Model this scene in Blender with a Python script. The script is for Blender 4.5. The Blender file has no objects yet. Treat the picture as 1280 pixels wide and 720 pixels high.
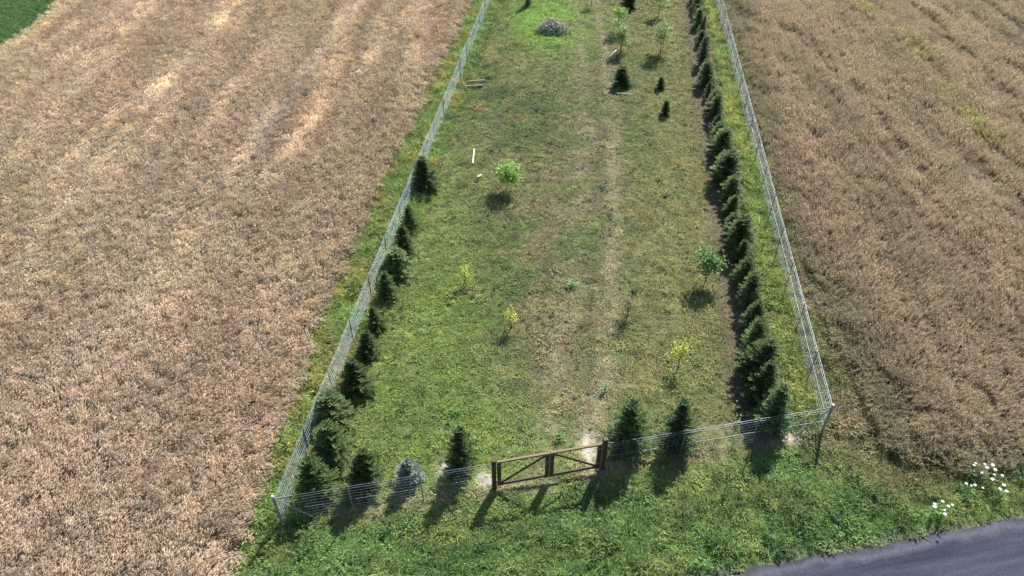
import bpy, math, random
import numpy as np
from mathutils import Vector, Matrix
R = random.Random(7)
NR = np.random.RandomState(11)
sc = bpy.context.scene
C = sc.collection

# ------------------------------------------------------------------ camera, sky, sun
CAM_H, FPX = 20.0, 925.0
PITCH = math.atan(797 / 925)
cam_d = bpy.data.cameras.new('camera'); cam = bpy.data.objects.new('camera', cam_d); C.objects.link(cam)
cam.location = (0, 0, CAM_H); cam.rotation_euler = (math.pi / 2 - PITCH, 0, 0)
cam_d.sensor_width = 36; cam_d.lens = 36 * FPX / 1280; cam_d.clip_end = 5000
sc.camera = cam
SUN_AZ, SUN_EL = math.radians(25), math.radians(42.5)
w = bpy.data.worlds.new('World'); sc.world = w; w.use_nodes = True
sky = w.node_tree.nodes.new('ShaderNodeTexSky'); sky.sky_type = 'NISHITA'; sky.sun_disc = False
sky.sun_elevation = SUN_EL; sky.sun_rotation = SUN_AZ
bg = w.node_tree.nodes['Background']; bg.inputs['Strength'].default_value = 0.08
w.node_tree.links.new(sky.outputs['Color'], bg.inputs['Color'])
sl = bpy.data.lights.new('sun', 'SUN'); sl.energy = 4.6; sl.angle = math.radians(0.5); sl.color = (1, .965, .92)
so = bpy.data.objects.new('sun', sl); C.objects.link(so)
S = Vector((math.sin(SUN_AZ) * math.cos(SUN_EL), math.cos(SUN_AZ) * math.cos(SUN_EL), math.sin(SUN_EL)))
so.rotation_euler = S.to_track_quat('Z', 'Y').to_euler(); so.location = S * 60
vs = sc.view_settings; vs.view_transform = 'Standard'; vs.look = 'None'; vs.gamma = 1; vs.exposure = 0.60

# ------------------------------------------------------------------ helpers
def P(px, py, z=0.0):
    """ground position (metres) of something measured in the survey photograph"""
    u = (px - 640) / FPX; v = (py - 360) / FPX
    d = (u, math.cos(PITCH) - v * math.sin(PITCH), -math.sin(PITCH) - v * math.cos(PITCH))
    t = (CAM_H - z) / -d[2]
    return (d[0] * t, d[1] * t)

def hash2(ix, iy, seed):
    n = (ix.astype(np.int64) * 374761393 + iy.astype(np.int64) * 668265263 + seed * 1442695041) & 0xffffffff
    n = ((n ^ (n >> 13)) * 1274126177) & 0xffffffff
    return ((n ^ (n >> 16)) & 0xffffff) / float(0xffffff)
def vnoise(x, y, s, seed=0):
    x = np.asarray(x, float) / s; y = np.asarray(y, float) / s
    ix = np.floor(x); iy = np.floor(y); fx = x - ix; fy = y - iy
    fx = fx * fx * (3 - 2 * fx); fy = fy * fy * (3 - 2 * fy)
    a = hash2(ix, iy, seed); b = hash2(ix + 1, iy, seed); c = hash2(ix, iy + 1, seed); d = hash2(ix + 1, iy + 1, seed)
    return (a * (1 - fx) + b * fx) * (1 - fy) + (c * (1 - fx) + d * fx) * fy
def fbm(x, y, s, seed=0, o=4):
    x = np.asarray(x, float); y = np.asarray(y, float)
    t = 0; amp = .5; tot = 0
    for i in range(o):
        ca, sa = math.cos(i * 1.1 + .4), math.sin(i * 1.1 + .4)
        t = t + amp * vnoise(x * ca - y * sa, x * sa + y * ca, s, seed + i * 17); tot += amp; amp *= .55; s *= .5
    return t / tot
def streak(x, y, sx, sy, seed=0):
    """long wobbling bands running up the field, as drilled and driven"""
    xw = x + .5 * (vnoise(x, y, 7, seed + 3) - .5) + .22 * (vnoise(x, y, 2.1, seed + 4) - .5)
    return .5 * vnoise(xw / sx, y / sy, 1, seed) + .3 * vnoise(xw / sx * 2.3 + 9, y / sy * 1.7, 1, seed + 1) + .2 * vnoise(xw / sx * 5, y / sy * 4, 1, seed + 2)
def sstep(a, b, x):
    t = np.clip((x - a) / (b - a), 0, 1); return t * t * (3 - 2 * t)
def mute(c, k, g=1.0):
    l = (c @ np.array([.3, .55, .15]))[:, None]; return (c + (l - c) * k) * g
def mixc(a, b, t): return a + (np.asarray(b) - a) * t[:, None]

# ------------------------------------------------------------------ survey lines of the place
FH = 1.42                                   # wire fence height
cL = P(341, 622, FH); fL = P(605, 0, FH)    # left fence: front corner, far point
cR = P(1041, 508, FH); fR = P(904, 0, FH)
def line_x(a, b, y): return a[0] + (b[0] - a[0]) * (np.asarray(y) - a[1]) / (b[1] - a[1])
def LX(y): return line_x(cL, fL, y)
def RX(y): return line_x(cR, fR, y)
def FY(x): return cL[1] + (cR[1] - cL[1]) * (np.asarray(x) - cL[0]) / (cR[0] - cL[0])
ra, rb = P(900, 718), P(1280, 648)
def ROADY(x): return ra[1] + (rb[1] - ra[1]) * (np.asarray(x) - ra[0]) / (rb[0] - ra[0])
WB = sorted([tuple(reversed(P(a, b, .6))) for a, b in [(592, 0), (543, 100), (494, 200), (446, 300), (402, 400), (370, 500), (342, 570), (316, 640), (296, 720)]])
WBy = np.array([q[0] for q in WB]); WBx = np.array([q[1] for q in WB]) - .28
def WHX(y): return np.interp(y, WBy, WBx) + (np.asarray(y) > 56) * (np.asarray(y) - 56.5) * .11
def CROPLIM(x, y):
    """signed depth inside the brown right field (positive = inside)"""
    a = x - (RX(y) + .75 + .9 * sstep(30, 16, y))
    b = y - (ROADY(x) + 1.5 + 1.7 * sstep(16, 10, x))
    return np.minimum(a, b)
ROW_R = [P(*q) for q in [(958, 538), (944, 492), (938, 425), (924, 335), (908, 240), (890, 142), (878, 72), (869, 0)]]
RRy = np.array([q[1] for q in ROW_R]); RRx = np.array([q[0] for q in ROW_R])
def ROWX(y): return np.interp(y, RRy, RRx)

def HZ(x, y):
    x = np.asarray(x, float); y = np.asarray(y, float)
    off = sstep(0.0, .8, y - ROADY(x))
    return (0.10 * (fbm(x, y, 3.0, 5) - .5) + .05 * (fbm(x, y, .7, 9, 2) - .5)) * off + .02

def G(x, y, px, py, rx, ry=None):
    c = P(px, py); ry = ry or rx
    return np.exp(-((x - c[0]) / rx) ** 2 - ((y - c[1]) / ry) ** 2)

def turf_col(x, y):
    n1 = fbm(x, y, 5, 21); n2 = fbm(x, y, 1.3, 33); n3 = fbm(x, y, .45, 55, 3)
    c = np.tile(np.array([.165, .190, .075]), (len(x), 1))
    c = mixc(c, (.105, .165, .045), sstep(.45, .65, n1))                     # greener
    c = mixc(c, (.225, .200, .085), sstep(.50, .72, n2) * .8)                # dry yellow
    c = mixc(c, (.060, .085, .040), sstep(.54, .70, n3) * .75)                # dark tufts
    # left and front side of the plot fresher green
    fresh = np.clip(G(x, y, 520, 470, 3.0, 5) + G(x, y, 640, 560, 4.0, 2.2) + .5 * G(x, y, 560, 330, 1.6, 6) + .6 * G(x, y, 540, 240, 2, 8), 0, 1)
    c = mixc(c, (.155, .240, .050), fresh * (.45 + .5 * n2))
    ring = np.clip(G(x, y, 690, 30, 2.8, 5.0) * 1.4, 0, 1)
    c = mixc(c, (.18, .31, .045), ring * sstep(.25, .5, n2 + .12))
    # worn dry middle and wheel track
    dry = .78 * np.clip(.9 * G(x, y, 720, 190, 2.0, 5) + .8 * G(x, y, 690, 290, 2.0, 6) + .8 * G(x, y, 700, 440, 1.6, 2.5) + .6 * G(x, y, 735, 520, 1.2, 1.6)
                  + .5 * G(x, y, 610, 170, 2.0, 5) + .5 * G(x, y, 730, 90, 2.5, 8), 0, 1)
    c = mixc(c, (.215, .180, .135), dry * sstep(.30, .62, n2 * .6 + n3 * .4) * .95)
    tx = np.interp(y, [13, 14.5, 18, 22, 28, 36, 46, 57], [P(738, 560)[0], P(738, 545)[0], P(752, 450)[0], P(762, 380)[0], P(770, 290)[0], P(775, 200)[0], P(760, 80)[0], P(745, 0)[0]])
    tr = np.exp(-((x - tx) / .42) ** 2) + .5 * np.exp(-((x - tx + 1.7) / .5) ** 2)
    c = mixc(c, (.29, .26, .20), np.clip(tr, 0, 1) * sstep(.28, .52, n3 * .5 + n2 * .5) * .85)
    olive = sstep(ROWX(y) - 6.5, ROWX(y) - 2.5, x) * (x < ROWX(y))
    c = mixc(c, (.215, .215, .085), olive * .55)
    return c

def zone(x, y):
    """colour, vegetation height and kind weights of the low plants at x, y"""
    x = np.asarray(x, float); y = np.asarray(y, float)
    wob = (fbm(x, y, 1.6, 77, 3) - .5)
    c = turf_col(x, y); n2 = fbm(x, y, 1.3, 133); n3 = fbm(x, y, .5, 155, 3)
    h = .075 + .05 * n3 + .03 * n2
    # bare soil under the conifer rows
    row = np.exp(-((x - ROWX(y) + .35) / .62) ** 2) * (y > 15.2)
    c = mixc(c, (.150, .118, .085), np.clip(row * 1.2, 0, .9)); h = h * (1 - .6 * row)
    # tall bright grass between right row and right fence
    t = sstep(.55, 1.0, x - ROWX(y) + wob) * sstep(.5, -.5, x - RX(y) + wob) * (y > FY(x))
    tall = mixc(np.tile(np.array([.155, .235, .055]), (len(x), 1)), (.23, .265, .08), sstep(.4, .65, n2))
    tall = mixc(tall, (.18, .21, .07), sstep(26, 16, y) * .7)
    c = c + (tall - c) * t[:, None]; h = h + (.34 - h) * t
    # strip along and outside the left fence
    t = sstep(.9, .3, x - LX(y) + wob * .8) * (y > FY(x) - 1)
    lm = mixc(np.tile(np.array([.140, .225, .065]), (len(x), 1)), (.22, .225, .075), sstep(.4, .66, n2))
    c = c + (lm - c) * t[:, None]; h = h + (.33 - h) * t
    # margin outside the right fence: dull weeds
    t = sstep(-.1, .5, x - RX(y) + wob * .6)
    rm = mixc(np.tile(np.array([.150, .160, .075]), (len(x), 1)), (.20, .165, .115), sstep(.4, .6, n2))
    c = c + (rm - c) * t[:, None]; h = h + (.32 - h) * t
    # lush verge in front
    fy = FY(x)
    t = sstep(-.1, -.75, y - fy + wob * .7)
    vg = mixc(np.tile(np.array([.110, .200, .055]), (len(x), 1)), (.165, .225, .07), sstep(.40, .62, n2))
    vg = mixc(vg, (.050, .100, .038), sstep(.52, .68, n3) * .65)
    dryr = sstep(10.2, 12.5, x + (y - 13.5) * .9 + wob * 1.5) * sstep(.6, 2.0, y - ROADY(x) + wob)
    vg = mixc(vg, (.165, .145, .085), dryr * .75)
    c = c + (vg - c) * t[:, None]; h = h + ((.15 + .55 * n2 * n3) * (.55 + .45 * sstep(1.2, 2.6, fy - y)) - h) * t
    # pale dry grass along the front fence line
    fl = np.exp(-((y - fy + .1) / .28) ** 2) * sstep(.42, .62, n2 + .12)
    c = mixc(c, (.27, .245, .17), fl * .75)
    for q in [(603, 600, .35, .3), (735, 560, .28, .8), (985, 548, .45, .25), (560, 585, .3, .3)]:
        s_ = G(x, y, *q); c = mixc(c, (.48, .44, .40), np.clip(s_ * 1.3, 0, 1) * sstep(.35, .6, n3 + .1)); h = h * (1 - .8 * np.clip(s_, 0, 1))
    # road shoulder
    d = y - ROADY(x)
    t = sstep(.35, -.05, d + wob * .4)
    c = mixc(c, (.17, .16, .14), t * .8); h = h * (1 - .5 * t)
    return mute(c, .16, 1.28), h

TRAM = [(P(*a), P(*b), wd, k) for a, b, wd, k in [((305, 7), (149, 198), .42, .8), ((450, 10), (370, 125), .5, .75), ((318, 20), (0, 292), .36, .6), ((540, 10), (150, 420), .34, .5), ((180, 20), (0, 150), .3, .5), ((480, 60), (215, 400), .3, .55), ((400, 10), (60, 370), .26, .5), ((240, 10), (0, 215), .25, .45)]]
def wheat_col(x, y):
    a = streak(x, y, 1.0, 24, 201); b = fbm(x, y, 9, 211); d = fbm(x, y, .9, 221, 3)
    c = np.tile(np.array([.465, .362, .280]), (len(x), 1))
    c = mixc(c, (.50, .425, .345), sstep(.44, .70, a) * (.35 + .65 * sstep(15, 32, y)) * .7)
    c = mixc(c, (.54, .46, .385), sstep(.55, .74, streak(x, y, .75, 22, 251)) * (.25 + .75 * sstep(16, 34, y)) * .7)
    for (p0, p1, wd, k) in TRAM:                                       # pale lodged strips left by the drill and sprayer
        lx = p0[0] + (p1[0] - p0[0]) * (y - p0[1]) / (p1[1] - p0[1]) + .25 * (vnoise(x * 0, y, 3, 261) - .5)
        g_ = np.exp(-((x - lx) / wd) ** 2) * (.35 + .65 * sstep(.25, .55, fbm(x * .3, y, 5, 271 + int(wd * 100), 3))) * (.35 + .65 * sstep(14, 30, y))
        c = mixc(c, (.64, .56, .485), np.clip(g_ * k * 1.15, 0, 1))
    c = c * (1 + (.35 * (a - .5) + .55 * (streak(x, y, .5, 18, 261) - .5)) * (.45 + .55 * sstep(14, 34, y)))[:, None]
    c = mixc(c, (.44, .375, .262), sstep(.40, .70, b) * .6)
    c = mixc(c, (.38, .29, .21), sstep(.52, .72, d) * .4)
    c = mixc(c, (.44, .345, .275), sstep(.55, .7, fbm(x, y, 4, 231)) * .5)
    c = mixc(c, (.54, .47, .34), sstep(-30.6, -31.6, x + .3 * d) * .8)
    return c
def crop_col(x, y):
    a = streak(x, y, 1.3, 9, 301); b = fbm(x, y, 6, 311); d = fbm(x, y, .8, 321, 3)
    c = np.tile(np.array([.262, .215, .160]), (len(x), 1))
    c = mixc(c, (.27, .210, .160), sstep(.45, .65, b))
    c = mixc(c, (.195, .165, .115), sstep(.5, .7, a) * .7)
    c = mixc(c, (.19, .155, .115), sstep(.55, .75, d) * .4)
    gx = P(1190, 130)[0]; gs = np.exp(-((x - gx - .4 * np.sin(y * .3)) / .7) ** 2) * sstep(.38, .62, fbm(x, y, 2.2, 331))
    c = mixc(c, (.24, .235, .080), gs * .85)
    tx = P(1248, 30)[0]; ts = np.exp(-((x - tx) / .5) ** 2) * sstep(30, 42, y)
    c = mixc(c, (.17, .18, .13), ts * .9)
    e = sstep(1.6, .0, CROPLIM(x, y) + 1.2 * (b - .5))
    c = mixc(c, (.17, .165, .085), e * .6)
    return c

# ------------------------------------------------------------------ materials
def newmat(name):
    m = bpy.data.materials.new(name); m.use_nodes = True
    nt = m.node_tree; b = nt.nodes['Principled BSDF']; return m, nt, b
def nd(nt, t, **k):
    n = nt.nodes.new(t)
    for a, v in k.items(): setattr(n, a, v)
    return n
def mixn(nt, bt, fac, a, b):
    n = nd(nt, 'ShaderNodeMix', data_type='RGBA', blend_type=bt)
    for sock, v in ((n.inputs[0], fac), (n.inputs[6], a), (n.inputs[7], b)):
        if hasattr(v, 'links'): nt.links.new(v, sock)
        elif isinstance(v, (int, float)): sock.default_value = v
        else: sock.default_value = (*v[:3], 1)
    return n.outputs[2]
def noise(nt, scale, detail=4, rough=.6, vec=None):
    n = nd(nt, 'ShaderNodeTexNoise'); n.inputs['Scale'].default_value = scale; n.inputs['Detail'].default_value = detail
    n.inputs['Roughness'].default_value = rough
    if vec is not None: nt.links.new(vec, n.inputs['Vector'])
    return n
def ramp(nt, fac, stops):
    r = nd(nt, 'ShaderNodeValToRGB'); nt.links.new(fac, r.inputs[0]); e = r.color_ramp.elements
    e[0].position, e[0].color = stops[0][0], (*stops[0][1], 1); e[1].position, e[1].color = stops[-1][0], (*stops[-1][1], 1)
    for p_, c_ in stops[1:-1]:
        q = e.new(p_); q.color = (*c_, 1)
    return r.outputs[0]
def leafmat(name, transl=.35, colour=None, rough=.7, var=.25):
    """foliage: own colour (or the plant's own tint attribute) with light passing through"""
    m, nt, b = newmat(name)
    at = nd(nt, 'ShaderNodeAttribute', attribute_name='tint')
    if colour is None:
        ai = nd(nt, 'ShaderNodeAttribute', attribute_name='col', attribute_type='INSTANCER'); base = ai.outputs['Color']
    else:
        base = mixn(nt, 'MIX', 0.0, colour, colour)
    c = mixn(nt, 'MULTIPLY', 1.0, base, at.outputs['Color'])
    oi = nd(nt, 'ShaderNodeObjectInfo')
    r = ramp(nt, oi.outputs['Random'], [(0, (1 - var,) * 3), (1, (1 + var, 1 + var, 1 + var * .8))])
    c = mixn(nt, 'MULTIPLY', 1.0, c, r)
    nt.links.new(c, b.inputs['Base Color']); b.inputs['Roughness'].default_value = rough
    b.inputs['Specular IOR Level'].default_value = .25
    tr = nd(nt, 'ShaderNodeBsdfTranslucent'); nt.links.new(c, tr.inputs['Color'])
    c2 = mixn(nt, 'MULTIPLY', 1.0, c, (transl * 1.0, transl * 1.0, transl * .85)); nt.links.new(c2, tr.inputs['Color'])
    mx = nd(nt, 'ShaderNodeAddShader')                     # thin leaf: reflects its colour and lets a share of it through
    nt.links.new(b.outputs[0], mx.inputs[0]); nt.links.new(tr.outputs[0], mx.inputs[1])
    nt.links.new(mx.outputs[0], nt.nodes['Material Output'].inputs['Surface'])
    return m
def solid(name, colour, rough=.6, metal=0, nscale=30, namt=.35, stretch=None):
    m, nt, b = newmat(name)
    tc = nd(nt, 'ShaderNodeTexCoord'); v = tc.outputs['Object']
    if stretch:
        mp = nd(nt, 'ShaderNodeMapping'); mp.inputs['Scale'].default_value = stretch; nt.links.new(v, mp.inputs[0]); v = mp.outputs[0]
    n = noise(nt, nscale, 5, .65, v)
    r = ramp(nt, n.outputs['Fac'], [(.3, (1 - namt,) * 3), (.7, (1 + namt,) * 3)])
    c = mixn(nt, 'MULTIPLY', 1.0, colour, r)
    nt.links.new(c, b.inputs['Base Color']); b.inputs['Roughness'].default_value = rough; b.inputs['Metallic'].default_value = metal
    bp = nd(nt, 'ShaderNodeBump'); bp.inputs['Strength'].default_value = .4; bp.inputs['Distance'].default_value = .01
    nt.links.new(n.outputs['Fac'], bp.inputs['Height']); nt.links.new(bp.outputs[0], b.inputs['Normal'])
    return m
def ground_mat():
    m, nt, b = newmat('soil_and_turf')
    at = nd(nt, 'ShaderNodeAttribute', attribute_name='col')
    g = nd(nt, 'ShaderNodeNewGeometry'); v = g.outputs['Position']
    n1 = noise(nt, 9, 8, .75, v); n2 = noise(nt, 1.2, 5, .6, v)
    r1 = ramp(nt, n1.outputs['Fac'], [(.32, (.45, .45, .45)), (.5, (.85, .85, .85)), (.68, (1.25, 1.2, 1.15))])
    r2 = ramp(nt, n2.outputs['Fac'], [(.3, (.85, .85, .85)), (.7, (1.1, 1.1, 1.1))])
    c = mixn(nt, 'MULTIPLY', 1.0, mixn(nt, 'MULTIPLY', 1.0, at.outputs['Color'], r1), r2)
    nt.links.new(c, b.inputs['Base Color']); b.inputs['Roughness'].default_value = .95; b.inputs['Specular IOR Level'].default_value = .1
    bp = nd(nt, 'ShaderNodeBump'); bp.inputs['Strength'].default_value = .7; bp.inputs['Distance'].default_value = .05
    nt.links.new(n1.outputs['Fac'], bp.inputs['Height']); nt.links.new(bp.outputs[0], b.inputs['Normal'])
    return m
def road_mat():
    m, nt, b = newmat('worn_asphalt')
    uv = nd(nt, 'ShaderNodeUVMap', uv_map='UVMap')
    sx = nd(nt, 'ShaderNodeSeparateXYZ'); nt.links.new(uv.outputs[0], sx.inputs[0])
    mp = nd(nt, 'ShaderNodeMapping'); mp.inputs['Scale'].default_value = (.12, 1.6, 1); nt.links.new(uv.outputs[0], mp.inputs[0])
    st = noise(nt, 1.6, 6, .6, mp.outputs[0])
    g = nd(nt, 'ShaderNodeNewGeometry')
    fine = noise(nt, 14, 8, .85, g.outputs['Position']); pat = noise(nt, 1.1, 5, .6, g.outputs['Position'])
    base = ramp(nt, st.outputs['Fac'], [(.36, (.032, .037, .058)), (.5, (.052, .058, .088)), (.64, (.076, .082, .115))])
    # pale worn band some half metre from the edge, v = metres from the edge
    wb = nd(nt, 'ShaderNodeMath', operation='MULTIPLY_ADD'); nt.links.new(pat.outputs['Fac'], wb.inputs[0]); wb.inputs[1].default_value = .7; nt.links.new(sx.outputs['Y'], wb.inputs[2])
    band = ramp(nt, wb.outputs[0], [(.30, (0, 0, 0)), (.55, (1, 1, 1)), (.78, (0, 0, 0))])
    c = mixn(nt, 'MIX', band, base, (.16, .155, .18))
    bm_ = nt.nodes.new('ShaderNodeMath'); bm_.operation = 'MULTIPLY'; bm_.inputs[1].default_value = .55
    nt.links.new(band, bm_.inputs[0]); 
    for l in list(nt.links):
        if l.to_node == c.node and l.to_socket == c.node.inputs[0]: nt.links.remove(l)
    nt.links.new(bm_.outputs[0], c.node.inputs[0])
    edge = ramp(nt, wb.outputs[0], [(.22, (1, 1, 1)), (.40, (0, 0, 0))])
    c = mixn(nt, 'MIX', edge, c, (.085, .078, .068))
    fr = ramp(nt, fine.outputs['Fac'], [(.34, (.62,) * 3), (.66, (1.4,) * 3)])
    c = mixn(nt, 'MULTIPLY', 1.0, c, fr)
    vo = nd(nt, 'ShaderNodeTexVoronoi', feature='DISTANCE_TO_EDGE'); vo.inputs['Scale'].default_value = .55
    mp2 = nd(nt, 'ShaderNodeMapping'); mp2.inputs['Scale'].default_value = (.35, 2.2, 1); nt.links.new(uv.outputs[0], mp2.inputs[0])
    dn = noise(nt, 3, 4, .6, mp2.outputs[0]); mv = mixn(nt, 'LINEAR_LIGHT', .35, mp2.outputs[0], dn.outputs['Color']); nt.links.new(mv, vo.inputs['Vector'])
    cr = ramp(nt, vo.outputs['Distance'], [(.0, (.45, .45, .45)), (.018, (1, 1, 1))])
    c = mixn(nt, 'MULTIPLY', .3, c, cr)
    nt.links.new(c, b.inputs['Base Color']); b.inputs['Roughness'].default_value = .9; b.inputs['Specular IOR Level'].default_value = .25
    bp = nd(nt, 'ShaderNodeBump'); bp.inputs['Strength'].default_value = .5; bp.inputs['Distance'].default_value = .01
    nt.links.new(fine.outputs['Fac'], bp.inputs['Height']); nt.links.new(bp.outputs[0], b.inputs['Normal'])
    return m

M = dict(
    ground=ground_mat(), road=road_mat(),
    straw=leafmat('dry_straw', .6, None, .75, .22), dull=leafmat('ripe_stalks', .9, None, .8, .22), grass=leafmat('grass_blades', .6, None, .6, .25),
    bark=solid('bark', (.10, .075, .055), .9, 0, 25, .4, (1, 1, .2)),
    spruce=leafmat('spruce_needles', .3, (.062, .115, .042), .65, .2), blue=leafmat('blue_spruce_needles', .2, (.15, .22, .20), .6, .1),
    grey=leafmat('grey_green_needles', .4, (.095, .155, .068), .65, .25),
    lime=leafmat('lime_leaves', .7, (.21, .33, .07), .5, .1), mid=leafmat('mid_green_leaves', .6, (.10, .18, .05), .5, .1),
    yellow=leafmat('yellow_leaves', .7, (.38, .40, .07), .5, .1), olive=leafmat('pale_olive_leaves', .6, (.24, .30, .12), .5, .1),
    darkleaf=leafmat('dark_leaves', .3, (.05, .11, .035), .5, .15), brownleaf=leafmat('withered_leaves', .3, (.16, .13, .055), .6, .15),
    weed=leafmat('weed_leaves', .6, (.12, .22, .07), .5, .15),
    wood=solid('stained_brown_wood', (.070, .043, .027), .6, 0, 14, .45, (.6, 6, 6)),
    woodlit=solid('sunlit_rail_wood', (.26, .18, .09), .65, 0, 14, .35, (.6, 6, 6)),  # stained gate wood with sunlight on the top rail painted into its colour
    wire=solid('galvanised_wire', (.44, .55, .66), .5, .3, 8, .15), steel=solid('galvanised_post', (.30, .33, .35), .5, .4, 8, .3),
    rust=solid('brown_post', (.24, .22, .21), .7, .1, 20, .4), white=solid('white_painted_metal', (.80, .82, .85), .4, 0, 8, .08),
    plank=solid('pale_board', (.72, .68, .58), .7, 0, 12, .15, (.5, 5, 5)), pole=solid('grey_pole', (.36, .32, .27), .8, 0, 12, .3, (.5, 5, 5)),
    stone=solid('field_stone', (.46, .41, .37), .9, 0, 6, .4), petal=leafmat('white_petals', .3, (.82, .82, .78), .5, .05),
)

# ------------------------------------------------------------------ mesh building
class MB:
    def __init__(s): s.v = []; s.f = []; s.t = []
    def face(s, pts, tint=(1, 1, 1)):
        n = len(s.v); s.v += [tuple(p) for p in pts]; s.f.append(tuple(range(n, n + len(pts)))); s.t += [tint] * len(pts)
    def blade(s, b, d, L, wd, bend=.3, tint=(1, 1, 1), side=None, tip=(1, 1, 1)):
        """two-piece tapered blade from b along d, bending over towards its own lean"""
        d = d.normalized(); sd = side or d.cross(Vector((0, 0, 1)))
        if sd.length < 1e-3: sd = Vector((1, 0, 0))
        sd = sd.normalized() * wd * .5
        hz = Vector((d.x, d.y, 0)); hz = hz.normalized() if hz.length > 1e-4 else Vector((1, 0, 0))
        m = b + d * L * .55; e = m + (d + hz * bend * 2 - Vector((0, 0, bend))).normalized() * L * .45
        n = len(s.v); s.v += [tuple(b - sd * .7), tuple(b + sd * .7), tuple(m + sd), tuple(m - sd), tuple(e)]
        s.f += [(n, n + 1, n + 2, n + 3), (n + 3, n + 2, n + 4)]
        s.t += [tint, tint, tint, tint, tuple(a * c for a, c in zip(tint, tip))]
    def tube(s, a, b, r0, r1, n=6, tint=(1, 1, 1), cap=True):
        a = Vector(a); b = Vector(b); d = (b - a).normalized(); u = d.orthogonal().normalized(); v = d.cross(u)
        k = len(s.v)
        for p_, r_ in ((a, r0), (b, r1)):
            for i in range(n):
                t = 2 * math.pi * i / n; s.v.append(tuple(p_ + (u * math.cos(t) + v * math.sin(t)) * r_)); s.t.append(tint)
        for i in range(n): s.f.append((k + i, k + (i + 1) % n, k + n + (i + 1) % n, k + n + i))
        if cap: s.f.append(tuple(k + n + i for i in range(n))); s.f.append(tuple(k + i for i in reversed(range(n))))
    def beam(s, a, b, wy, hz, bev=.008, up=Vector((0, 0, 1))):
        """rectangular timber from a to b with chamfered long edges"""
        a = Vector(a); b = Vector(b); d = (b - a).normalized(); sd = d.cross(up)
        if sd.length < 1e-3: sd = d.cross(Vector((0, 1, 0)))
        sd.normalize(); u = sd.cross(d).normalized(); k = len(s.v)
        o = [(wy - bev, hz), (wy, hz - bev), (wy, -hz + bev), (wy - bev, -hz), (-wy + bev, -hz), (-wy, -hz + bev), (-wy, hz - bev), (-wy + bev, hz)]
        for p_ in (a, b):
            for (i, j) in o: s.v.append(tuple(p_ + sd * i + u * j)); s.t.append((1, 1, 1))
        for i in range(8): s.f.append((k + i, k + (i + 1) % 8, k + 8 + (i + 1) % 8, k + 8 + i))
        s.f.append(tuple(k + 8 + i for i in range(8))); s.f.append(tuple(k + i for i in reversed(range(8))))
    def mesh(s, name, mat):
        me = bpy.data.meshes.new(name); me.from_pydata(s.v, [], s.f)
        ca = me.color_attributes.new('tint', 'FLOAT_COLOR', 'POINT')
        ca.data.foreach_set('color', np.array([(*t, 1) for t in s.t], 'f').ravel())
        me.materials.append(mat); me.update(); return me
    def build(s, name, mat, parent=None): return link(name, s.mesh(name, mat), parent)
def link(name, me, parent=None, loc=None):
    o = bpy.data.objects.new(name, me); C.objects.link(o)
    if parent: o.parent = parent
    if loc is not None: o.location = loc
    return o
def tag(o, label=None, cat=None, group=None, kind=None):
    if label: o['label'] = label
    if cat: o['category'] = cat
    if group: o['group'] = group
    if kind: o['kind'] = kind
    return o
def thing(name, label, cat, loc=(0, 0, 0), rz=0, group=None):
    o = bpy.data.objects.new(name, None); C.objects.link(o); o.empty_display_size = .3
    o.location = loc; o.rotation_euler = (0, 0, rz); return tag(o, label, cat, group)

# ------------------------------------------------------------------ ground
def axis(a, b, st, far):
    core = list(np.arange(a, b + 1e-6, st)); ext = [1.5, 4, 10, 25, 60, 150, 400, 1000, far]
    return np.array([a - e for e in reversed(ext)] + core + [b + e for e in ext])
gx = axis(-46, 46, .25, 2600); gy = axis(5, 72, .25, 2600)
X, Y = np.meshgrid(gx, gy); X = X.ravel(); Y = Y.ravel()
cz, _ = zone(X, Y)
tw = ((X < WHX(Y) + .3 * (fbm(X, Y, 1, 3) - .5)) & (Y > ROADY(X) + .3)).astype(float)
cz = mixc(cz, (.20, .145, .095), tw * (X > -34))
cz = cz + (mixc(np.tile(np.array([.055, .13, .045]), (len(X), 1)), (.045, .10, .035), fbm(X, Y, 2, 8)) - cz) * ((X < -34.2) * tw)[:, None]
ic = sstep(-.2, .6, CROPLIM(X, Y)); cz = mixc(cz, (.135, .105, .075), ic)
south = sstep(-5.0, -5.4, Y - ROADY(X)); cz = mixc(cz, (.12, .17, .05), south)
Z = HZ(X, Y); Z = np.where(Y - ROADY(X) < 0, -.03, Z)
nx, ny = len(gx), len(gy)
idx = np.arange(nx * ny).reshape(ny, nx)
F = np.stack([idx[:-1, :-1].ravel(), idx[:-1, 1:].ravel(), idx[1:, 1:].ravel(), idx[1:, :-1].ravel()], 1)
me = bpy.data.meshes.new('ground'); me.vertices.add(nx * ny); me.vertices.foreach_set('co', np.stack([X, Y, Z], 1).ravel())
me.loops.add(F.size); me.loops.foreach_set('vertex_index', F.ravel()); me.polygons.add(len(F)); me.polygons.foreach_set('loop_start', np.arange(0, F.size, 4))
me.update(calc_edges=True)
ca = me.color_attributes.new('col', 'FLOAT_COLOR', 'POINT'); ca.data.foreach_set('color', np.concatenate([cz, np.ones((len(X), 1))], 1).ravel())
for p_ in me.polygons: p_.use_smooth = True
me.materials.append(M['ground']); tag(link('ground', me), kind='structure')

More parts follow.
